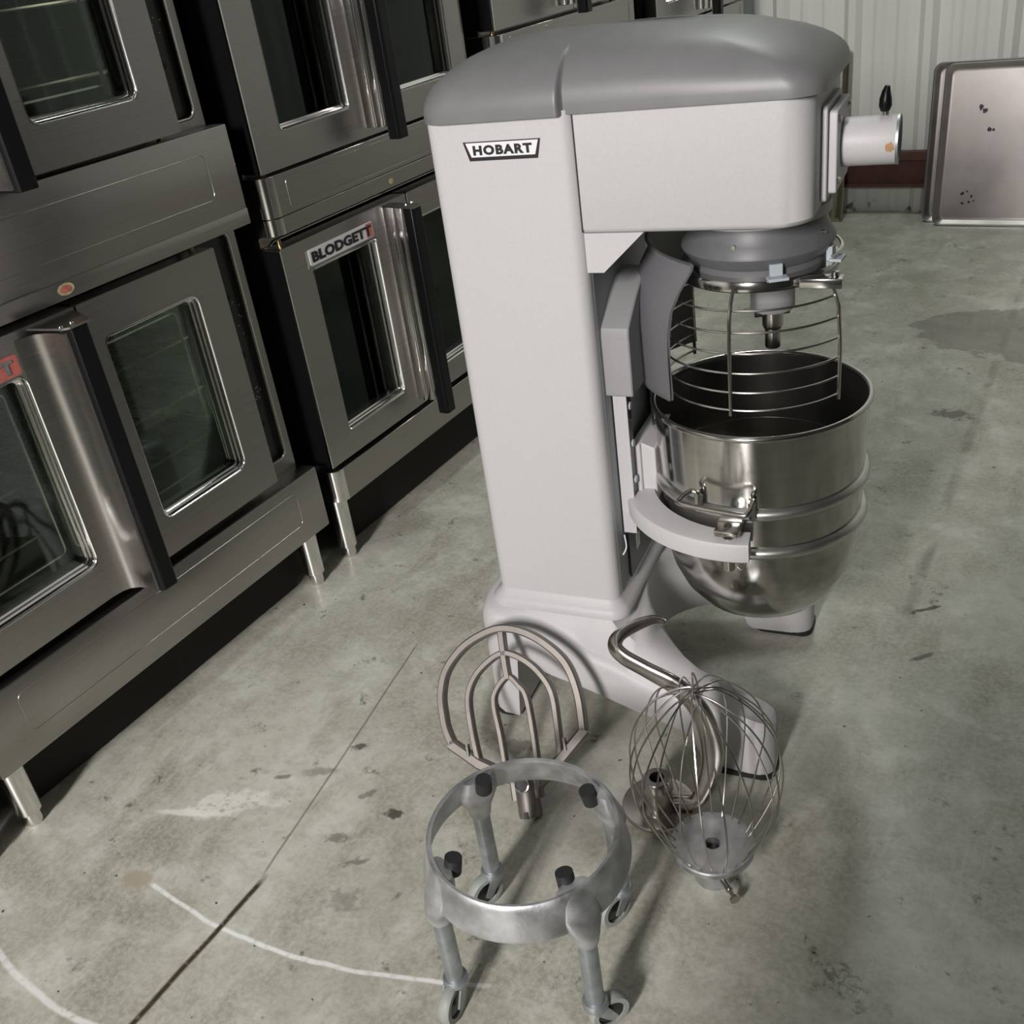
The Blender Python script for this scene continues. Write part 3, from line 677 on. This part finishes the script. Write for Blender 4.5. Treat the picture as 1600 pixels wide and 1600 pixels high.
# guard ring, wires, shield
gr = MB().lathe([(.104, .923), (.131, .923), (.133, .920), (.133, .907), (.131, .905), (.104, .905), (.104, .923)], (BU, BV, 0), 56).build('guard_ring', MT['steel_bowl'], mixer, MO, 35)
MB().tube([(BU + .134 * math.cos(t), BV + .134 * math.sin(t), .937) for t in [math.radians(-20 + 140 * i / 24) for i in range(25)]], .003, 6).build('guard_rail', MT['steel_wire'], mixer, MO)
for a in (-66, -8):
    t = math.radians(a); d_ = Vector((math.cos(t), math.sin(t), 0)); s_ = Vector((-math.sin(t), math.cos(t), 0)); q = Vector((BU, BV, 0))
    ck = MB()
    def cb(r0, r1, w_, z0, z1):
        ck.add([q + d_ * r + s_ * x_ + Vector((0, 0, z)) for r in (r0, r1) for x_ in (-w_, w_) for z in (z0, z1)], [(0, 1, 3, 2), (4, 6, 7, 5), (0, 4, 5, 1), (2, 3, 7, 6), (0, 2, 6, 4), (1, 5, 7, 3)])
    cb(.122, .142, .016, .923, .928); cb(.116, .126, .010, .923, .946); ck.build('guard_clip', MT['clip'], mixer, MO, bevel=.001)
MB().box(BU + .085, BU + .150, BV - .115, BV - .085, .906, .922, .002).lathe([(0, .931), (.006, .930), (.006, .922)], (BU + .138, BV - .10, 0), 10).build('guard_lug', MT['steel_bowl'], mixer, MO)
def cage_r(z): return lerp(z, (.70, .80, .87, .90, .918), (.165, .166, .161, .149, .132))
wz = [.716, .748, .782, .816, .850, .884]
for z in wz:
    r = cage_r(z)
    MB().tube([(BU + r * math.cos(t), BV + r * math.sin(t), z) for t in [math.radians(-30 - 184 * i / 48) for i in range(49)]], .0019, 6).build('guard_wire', MT['steel_wire'], mixer, MO)
for a in (-30, -95, -160, 146):
    t = math.radians(a); pts = [(BU + (cage_r(z) + .003) * math.cos(t), BV + (cage_r(z) + .003) * math.sin(t), z) for z in [.708 + .203 * i / 14 for i in range(15)]] + [(BU + .127 * math.cos(t), BV + .127 * math.sin(t), .916)]
    MB().tube(pts, .0032, 8).build('guard_upright', MT['steel_wire'], mixer, MO)
# moulded splash shield
sh = MB(); outer = []; inner = []
NA = 26
for i in range(NA + 1):
    f = i / NA; R0 = .180 + .050 * math.sin(min(1, f * 1.3) * PI / 2) ** 1.3
    po, pi_ = [], []
    for z, dr, da in ((.706, -.002, 3), (.709, -.001, 1), (.72, 0, 0), (.78, .002, 0), (.83, .002, 1), (.87, -.004, 2), (.90, -.016, 4), (.92, -.028, 6), (.935, -.036, 8), (.944, -.037, 9), (.950, -.030, 10)):
        t = math.radians(-135 + da * (1 - f) * (-1 if z < .71 else 1) - 92 * f)
        zz = z + (.03 * f if z > .89 else 0)
        d_ = Vector((math.cos(t), math.sin(t), 0)); P_ = Vector((BU, BV, zz))
        po.append(P_ + d_ * (R0 + dr)); pi_.append(P_ + d_ * (R0 + dr - .006))
    outer.append(po + pi_[::-1])
sh.loft(outer, True, True, True); sh.build('splash_shield', MT['plastic'], mixer, MO, 40)
# gearbox block between column and shield
bx = MB(); bp_ = [(1.560, .720), (1.560, .832), (1.563, .845), (1.572, .852), (1.62, .885), (1.66, .905), (1.72, .905), (1.78, .885), (1.83, .845), (1.84, .72)]
bx.prism(bp_, -.578, -.522, lambda a, b, h_: (h_, a, b)); bx.build('lift_housing', MT['paint_mid'], mixer, MO, 30, bevel=.003)
# spindle
SU = -.308
MB().lathe([(0, .912), (.037, .912), (.037, .838), (.034, .834), (0, .834)], (SU, BV, 0), 32).build('planet_hub', MT['paint_mid'], mixer, MO)
MB().lathe([(0, .838), (.018, .838), (.018, .805), (.016, .800), (.0135, .799), (.0135, .767), (.012, .764), (0, .764)], (SU, BV, 0), 24).build('spindle', MT['steel_hook'], mixer, MO)
MB().tube([(SU - .028, BV - .012, .825), (SU + .026, BV + .012, .825)], .0045, 8).tube([(SU + .026, BV + .012, .825), (SU + .027, BV + .012, .838)], .002, 6).build('drive_pin', MT['steel_wire'], mixer, MO)
# slide on the column front
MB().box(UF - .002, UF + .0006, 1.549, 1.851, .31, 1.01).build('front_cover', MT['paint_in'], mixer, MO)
for v_ in (1.585, 1.811): MB().box(UF + .003, UF + .028, v_, v_ + .004, .425, .712).build('slide_flange', MT['paint'], mixer, MO)
for v_ in (1.589, 1.788): MB().box(UF + .003, UF + .027, v_, v_ + .023, .428, .716).build('slide_gib', MT['black'], mixer, MO)
for z in (.465, .535, .610, .685):
    MB().lathe([(0, .004), (.007, .004), (.008, 0)], (UF + .027, 1.601, z), 10, axis='x').build('gib_bolt', MT['clip'], mixer, MO)
MB().box(UF + .003, UF + .006, 1.600, 1.80, .312, .425).build('lower_cover', MT['black'], mixer, MO)
MB().box(UF + .006, UF + .0068, 1.640, 1.662, .352, .385).build('rating_label', MT['white'], mixer, MO)
# bowl carrier
cr = MB()
cr.prism([(1.615, .458), (1.785, .458), (1.785, .60), (1.615, .60)], UF + .018, UF + .036, lambda a, b, h_: (h_, a, b))
cr.prism([(UF + .03, .60), (UF + .03, .47), (UF + .062, .47), (UF + .062, .588)], 1.625, 1.775, lambda a, b, h_: (a, h_, b))
cr.build('carrier_block', MT['paint'], mixer, MO, bevel=.003)
MB().box(UF + .05, UF + .075, 1.665, 1.70, .608, .625, .002).build('stop_block', MT['steel_wire'], mixer, MO)
MB().box(UF + .05, UF + .078, 1.655, 1.685, .555, .575, .002).build('stop_block', MT['steel_wire'], mixer, MO)
MB().tube([(UF + .045, 1.70, .60), (UF + .045, 1.70, .715)], .008, 12).build('lift_screw', MT['steel_wire'], mixer, MO)
yk = MB(); rings = []
for i in range(61):
    a = -84 - 192 * i / 60; t = math.radians(a); e_ = min(1, min(i, 60 - i) / 10)
    ri = .199; ro = .240 + .014 * math.sin(PI * i / 60) ** .7; z1 = .503; z0 = .463 + .0 * e_
    d_ = (math.cos(t), math.sin(t))
    ring = [(ri, z0), (ro - .006, z0), (ro - .001, z0 + .004), (ro, z1 - .008), (ro - .003, z1 - .002), (ro - .010, z1), (ri, z1)]
    rings.append([(BU + r * d_[0], BV + r * d_[1], z) for r, z in ring])
yk.loft(rings, True, True, True); yk.build('bowl_yoke', MT['paint'], mixer, MO, 42)
MB().tube([(BU - .012, 1.478, .44), (BU - .012, 1.478, .506)], .010, 14).build('yoke_pin', MT['steel_wire'], mixer, MO)
MB().tube(spline([(BU + .002, 1.478, .446), (BU + .010, 1.475, .442), (BU + .016, 1.476, .452), (BU + .020, 1.48, .465)]), .0018, 6).build('pin_spring', MT['steel_wire'], mixer, MO)
MB().tube(spline([(UF + .006, 1.575, .425), (UF + .009, 1.572, .40), (UF + .003, 1.566, .385)]), .0015, 6).build('limit_wire', MT['white'], mixer, MO)

# ---------------------------------------------------------------- bowl
bowl = empty('mixing_bowl', wpos(BU, BV, .225), TH); BO = (BU, BV, .225)
tag(bowl, 'large stainless steel mixing bowl held in the mixer yoke', 'bowl')
pro = [(.0, .225), (.05, .229), (.09, .243), (.125, .268), (.152, .303), (.170, .345), (.179, .39), (.182, .44), (.1825, .48), (.184, .53), (.187, .60), (.1885, .672)]
inn = [(.1865, .672), (.185, .60), (.182, .53), (.1805, .44), (.177, .39), (.168, .346), (.150, .305), (.123, .270), (.088, .246), (.05, .232), (.0, .228)]
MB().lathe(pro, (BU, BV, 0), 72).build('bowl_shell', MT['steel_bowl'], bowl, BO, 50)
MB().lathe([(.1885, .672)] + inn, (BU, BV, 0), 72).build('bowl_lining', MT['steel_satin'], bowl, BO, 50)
MB().tube([(BU + .1895 * math.cos(t), BV + .1895 * math.sin(t), .675) for t in [2 * PI * i / 72 for i in range(72)]], .0055, 10, True).build('rolled_rim', MT['steel_bowl'], bowl, BO)
for z, r in ((.530, .184), (.450, .182)):
    MB().lathe([(r - .002, z + .010), (r + .005, z + .009), (r + .010, z + .004), (r + .011, z - .003), (r + .008, z - .009), (r - .002, z - .010)], (BU, BV, 0), 72).build('bowl_band', MT['steel_band'], bowl, BO, 60)
lug = MB(); lug.box(BU - .034, BU + .008, 1.462, 1.516, .512, .526, .003)
lug.build('bowl_lug', MT['steel_bowl'], bowl, BO)
MB().lathe([(0, .5268), (.007, .5268), (.007, .526)], (BU - .013, 1.480, 0), 14).build('lug_hole', MT['ink'], bowl, BO)
def bp(a, r, z): t = math.radians(a); return (BU + r * math.cos(t), BV + r * math.sin(t), z)
MB().tube(spline([bp(-112, .190, .538), bp(-112, .196, .562), bp(-115, .202, .566), bp(-116, .226, .560), bp(-113, .232, .557), bp(-88, .233, .557), bp(-84, .229, .559), bp(-82, .204, .566), bp(-83, .197, .562), bp(-83, .190, .538)], 5), .0048, 10).build('bowl_handle', MT['steel_wire'], bowl, BO)
for a in (-112, -83):
    q = bp(a, .193, .5); MB().tube([(q[0], q[1], .528), (q[0], q[1], .560)], .0075, 8).build('handle_post', MT['steel_bowl'], bowl, BO)

# ---------------------------------------------------------------- bowl dolly
TC = Vector((-.66, .87, 0)); dol = empty('bowl_dolly', TC); tag(dol, 'cast aluminium bowl dolly ring on four caster legs', 'dolly')
rg = MB().lathe([(.1375, .3), (.1425, .3015), (.1455, .299), (.1475, .29), (.158, .247), (.1575, .243), (.1535, .243), (.150, .250), (.1415, .288), (.1375, .297), (.1375, .3)], (0, 0, 0), 72)
rg.build('ring', MT['alu'], dol, angle=45)
for a, sw in ((-122, -85), (-29, 55), (58, -110), (152, -115)):
    t = math.radians(a); d_ = Vector((math.cos(t), math.sin(t), 0)); p = d_ * .152
    # gusset cast on the ring
    s_ = Vector((-math.sin(t), math.cos(t), 0)); gb = MB(); rings = []
    for z, r0, r1, w_ in ((.299, .122, .146, .026), (.282, .120, .153, .031), (.262, .122, .161, .034), (.243, .128, .169, .030), (.226, .133, .173, .022), (.206, .135, .170, .018)):
        rings.append([d_ * (r0 + r1) / 2 + d_ * ((r1 - r0) / 2 * math.cos(q)) + s_ * (w_ * math.sin(q)) + Vector((0, 0, z)) for q in [2 * PI * i / 16 for i in range(16)]])
    gb.loft(rings, True, True, True); gb.build('leg_socket', MT['alu'], dol, angle=45)
    MB().tube([d_ * .119 + Vector((0, 0, .283)), d_ * .113 + Vector((0, 0, .309))], [.0135, .0130], 20).build('bumper', MT['rubber'], dol, angle=40)
    MB().lathe([(0, .22), (.0145, .22), (.0145, .072), (0, .072)], p, 20).build('leg', MT['zinc'], dol)
    cs = MB().lathe([(0, .074), (.018, .074), (.020, .070), (.020, .062), (.016, .058), (0, .058)], p, 20).build('caster_collar', MT['zinc'], dol)
    t2 = math.radians(sw); f_ = Vector((math.cos(t2), math.sin(t2), 0)); g_ = Vector((-math.sin(t2), math.cos(t2), 0)); ctr = p + f_ * .020 + Vector((0, 0, .033))
    fk = MB()
    for sgn in (-1, 1):
        o_ = g_ * (.0145 * sgn)
        pts = [p + o_ + Vector((0, 0, .060)) + f_ * -.010, p + o_ + Vector((0, 0, .060)) + f_ * .014, ctr + o_ + f_ * .008, ctr + o_ - Vector((0, 0, .007)), ctr + o_ - f_ * .008]
        fk.add([q + g_ * .0015 for q in pts] + [q - g_ * .0015 for q in pts], [(0, 1, 2, 3, 4), (9, 8, 7, 6, 5)] + [(i, (i + 1) % 5, 5 + (i + 1) % 5, 5 + i) for i in range(5)])
    fk.build('caster_fork', MT['zinc'], dol)
    def ring_at(prof):
        return [[ctr + g_ * y + f_ * (r * math.cos(q)) + Vector((0, 0, r * math.sin(q))) for r, y in prof] for q in [2 * PI * i / 28 for i in range(29)]]
    wh = MB().loft(ring_at([(.022, -.009), (.030, -.009), (.033, -.005), (.033, .005), (.030, .009), (.022, .009), (.022, -.009)]), False).build('caster_wheel', MT['tyre'], dol)
    MB().loft(ring_at([(0.0005, -.007), (.0222, -.0055), (.0222, .0055), (.0005, .007)]), False).build('wheel_hub', MT['black'], wh)

# ---------------------------------------------------------------- flat beater
Hb = Vector(wpos(-.686, 1.245, .024)); Tb = Vector(wpos(-.783, 1.43, .277)); Lc = Vector(wpos(-.854, 1.286, .079)); Rc = Vector(wpos(-.586, 1.334, .145))
S_ = (Rc - Lc).normalized(); T_ = (Tb - Hb); T_ = (T_ - S_ * T_.dot(S_)).normalized(); N_ = S_.cross(T_)
bt = empty('flat_beater', (Hb.x, Hb.y, 0)); tag(bt, 'flat aluminium beater with nested arches propped against the mixer base', 'beater')
def bq(s, t, n_=0): return Hb + S_ * s + T_ * t + N_ * n_
BOG = (Hb.x, Hb.y, 0)
def arch(pts, wd, th, name, sym=True):
    full_ = [(-a, b) for a, b in pts][::-1] + [p for p in pts if p[0] > 1e-6] if False else [(-a, b) for a, b in pts[:-1]] + [(a, b) for a, b in pts[::-1]]
    MB().bar(spline([bq(a, b) for a, b in full_], 5), N_, wd, th).build(name, MT['alu_beater'], bt, BOG, 35)
def path(pts, wd, th, name): MB().bar(spline([bq(a, b) for a, b in pts], 5), N_, wd, th).build(name, MT['alu_beater'], bt, BOG, 35)
path([(-.141, .120), (-.150, .150), (-.152, .180), (-.150, .218), (-.132, .263), (-.092, .300), (-.048, .319), (-.004, .326), (.042, .312), (.085, .281), (.119, .238), (.133, .180), (.132, .113)], .0155, .022, 'outer_frame')
path([(-.090, .078), (-.095, .136), (-.094, .200), (-.076, .238), (-.044, .264), (-.006, .278), (.029, .263), (.060, .233), (.081, .190), (.082, .127), (.078, .066)], .012, .018, 'inner_arch')
path([(-.036, .045), (-.037, .12), (-.041, .180), (-.033, .208), (-.004, .232), (.016, .212), (.028, .190), (.031, .130), (.030, .035)], .0105, .016, 'inner_arch')
path([(-.003, .328), (-.004, .300), (-.005, .26), (-.004, .228)], .014, .018, 'spine')
for arm in ([(-.146, .122), (-.09, .076), (-.018, .036)], [(.137, .113), (.078, .064), (.018, .020)]):
    MB().bar([bq(a, b) for a, b in arm], N_, .022, .022).build('lower_arm', MT['alu_beater'], bt, BOG)
    a, b = arm[1]; q = 1 if a > 0 else -1
    MB().bar([bq(a + q * .016, b + .016, .010), bq(a + q * .016, b + .040, .010)], N_, .006, .010).build('arm_lug', MT['steel_wire'], bt, BOG)
MB().bar([bq(0, .0), bq(0, .050)], N_, .062, .022).build('hub_web', MT['alu_beater'], bt, BOG)
def hring_(r, t): return [bq(r * math.cos(q), t, r * math.sin(q)) for q in [2 * PI * i / 24 for i in range(24)]]
MB().loft([hring_(.013, -.032), hring_(.0215, -.034), hring_(.0225, -.030), hring_(.0225, .035), hring_(.018, .045), hring_(.004, .047)], True, False, True).loft([hring_(.013, -.032), hring_(.013, .02)], True, False, True).build('hub', MT['alu_beater'], bt, BOG)
MB().lathe([(0, 0), (.012, 0), (.012, -.003)], (0, 0, 0), 16)
hl = MB(); cc = bq(0, .028, .0205)
hl.add([cc + S_ * .011 * math.cos(q) + T_ * .011 * math.sin(q) + N_ * .0028 for q in [2 * PI * i / 16 for i in range(16)]], [tuple(range(16))]); hl.build('hub_hole', MT['ink'], bt, BOG)
MB().tube([cc + N_ * .001 + S_ * .013 * math.cos(q) + T_ * .013 * math.sin(q) for q in [2 * PI * i / 20 for i in range(20)]], .0028, 6, True).build('hub_boss', MT['steel_wire'], bt, BOG)
MB().bar([bq(0, -.0345, .022), bq(0, -.022, .022)], N_, .009, .003).build('bayonet_slot', MT['ink'], bt, BOG)

# ---------------------------------------------------------------- dough hook
DU, DV = -.448, 1.303
hk = empty('dough_hook', wpos(DU, DV, 0), TH); HO = (DU, DV, 0)
tag(hk, 'polished steel spiral dough hook standing on its round collar plate', 'dough hook')
MB().lathe([(0, .004), (.060, .006), (.0665, .012), (.068, .018), (.066, .0215), (.060, .020), (.02, .015), (0, .015)], (DU, DV, 0), 48).build('collar_plate', MT['steel_hook'], hk, HO, 45)
MB().lathe([(.036, .014), (.031, .030), (.0285, .060), (.0275, .080), (.024, .085), (.0135, .085), (.0135, .03)], (DU, DV, 0), 32).build('hub', MT['steel_hook'], hk, HO, 40)
MB().lathe([(0, .055), (.0136, .055)], (DU, DV, 0), 20).build('hub_bore', MT['ink'], hk, HO)
hp_ = [(-.432, 1.303, .030), (-.409, 1.305, .033), (-.376, 1.305, .044), (-.355, 1.315, .095), (-.349, 1.325, .157), (-.366, 1.330, .230), (-.403, 1.330, .280), (-.462, 1.335, .307), (-.503, 1.340, .324), (-.521, 1.350, .337), (-.516, 1.366, .350), (-.488, 1.394, .358), (-.463, 1.409, .361), (-.445, 1.411, .356)]
sp_ = spline(hp_, 6); n_ = len(sp_); rings = []
wl_ = [.010, .012, .014, .018, .022, .021, .018, .015, .0145, .014, .012, .0105, .008, .005]
for i, p in enumerate(sp_):
    a = sp_[max(0, i - 1)]; c_ = sp_[min(n_ - 1, i + 1)]; t = (c_ - a).normalized()
    sd = t.cross(Vector((0.25, 1, -.25))).normalized(); nn = sd.cross(t).normalized()
    q = min(len(wl_) - 1.001, i / 6); k = int(q); wd = wl_[k] + (wl_[k + 1] - wl_[k]) * (q - k); th = min(wd, .0095)
    rings.append([p + sd * (wd * math.copysign(abs(math.cos(g)) ** .8, math.cos(g))) + nn * (th * math.copysign(abs(math.sin(g)) ** .8, math.sin(g))) for g in [2 * PI * j / 20 for j in range(20)]])
MB().loft(rings, True, True, True).build('hook_arm', MT['steel_hook'], hk, HO, 60)

# ---------------------------------------------------------------- wire whisk
WX, WYk = -.470, 1.132
wk = empty('wire_whisk', (WX, WYk, 0)); tag(wk, 'balloon wire whip standing upright on its aluminium hub', 'whisk')
MB().lathe([(0, .0), (.031, .0), (.033, .004), (.033, .055), (.040, .062), (.064, .070), (.0695, .074), (.0695, .082), (.067, .084), (.050, .0825), (.048, .0815), (.013, .0815), (.013, .06)], (0, 0, 0), 48).build('whisk_hub', MT['alu'], wk, angle=40)
MB().lathe([(0, .066), (.0131, .066)], (0, 0, 0), 20).build('hub_bore', MT['ink'], wk)
pd = Vector((.75, -.66, 0)).normalized()
MB().tube([pd * .030 + Vector((0, 0, .028)), pd * .056 + Vector((0, 0, .026))], .0065, 12).build('latch_stem', MT['steel_hook'], wk)
MB().tube([pd * .056 + Vector((0, 0, .026)), pd * .072 + Vector((0, 0, .024))], .004, 10).tube([pd * .071 + Vector((0, 0, .024)), pd * .075 + Vector((0, 0, .0237))], .0095, 16).build('latch_pin', MT['steel_hook'], wk)
for i in range(11):
    a = PI * (i + .25 * random.uniform(-1, 1)) / 11; d_ = Vector((math.cos(a), math.sin(a), 0)); s_ = Vector((-d_.y, d_.x, 0))
    top = .405 + random.uniform(-.012, .014); bul = .128 + random.uniform(-.008, .008); off = random.uniform(-.012, .012); tl = -.012
    prf = [(.058, .078), (.066, .090), (.092, .135), (.114, .19), (bul, .25), (bul * .92, .31), (bul * .68, .362), (bul * .33, top - .010)]
    pts = [d_ * r + s_ * off * (z - .08) / .3 + Vector((tl * (z - .08) / .3, 0, z)) for r, z in prf] + [s_ * off + Vector((tl, 0, top))] + [-d_ * r + s_ * off * (z - .08) / .3 + Vector((tl * (z - .08) / .3, 0, z)) for r, z in prf[::-1]]
    MB().tube(spline(pts, 5), .0015, 6).build('wire_loop', MT['steel_wire'], wk)
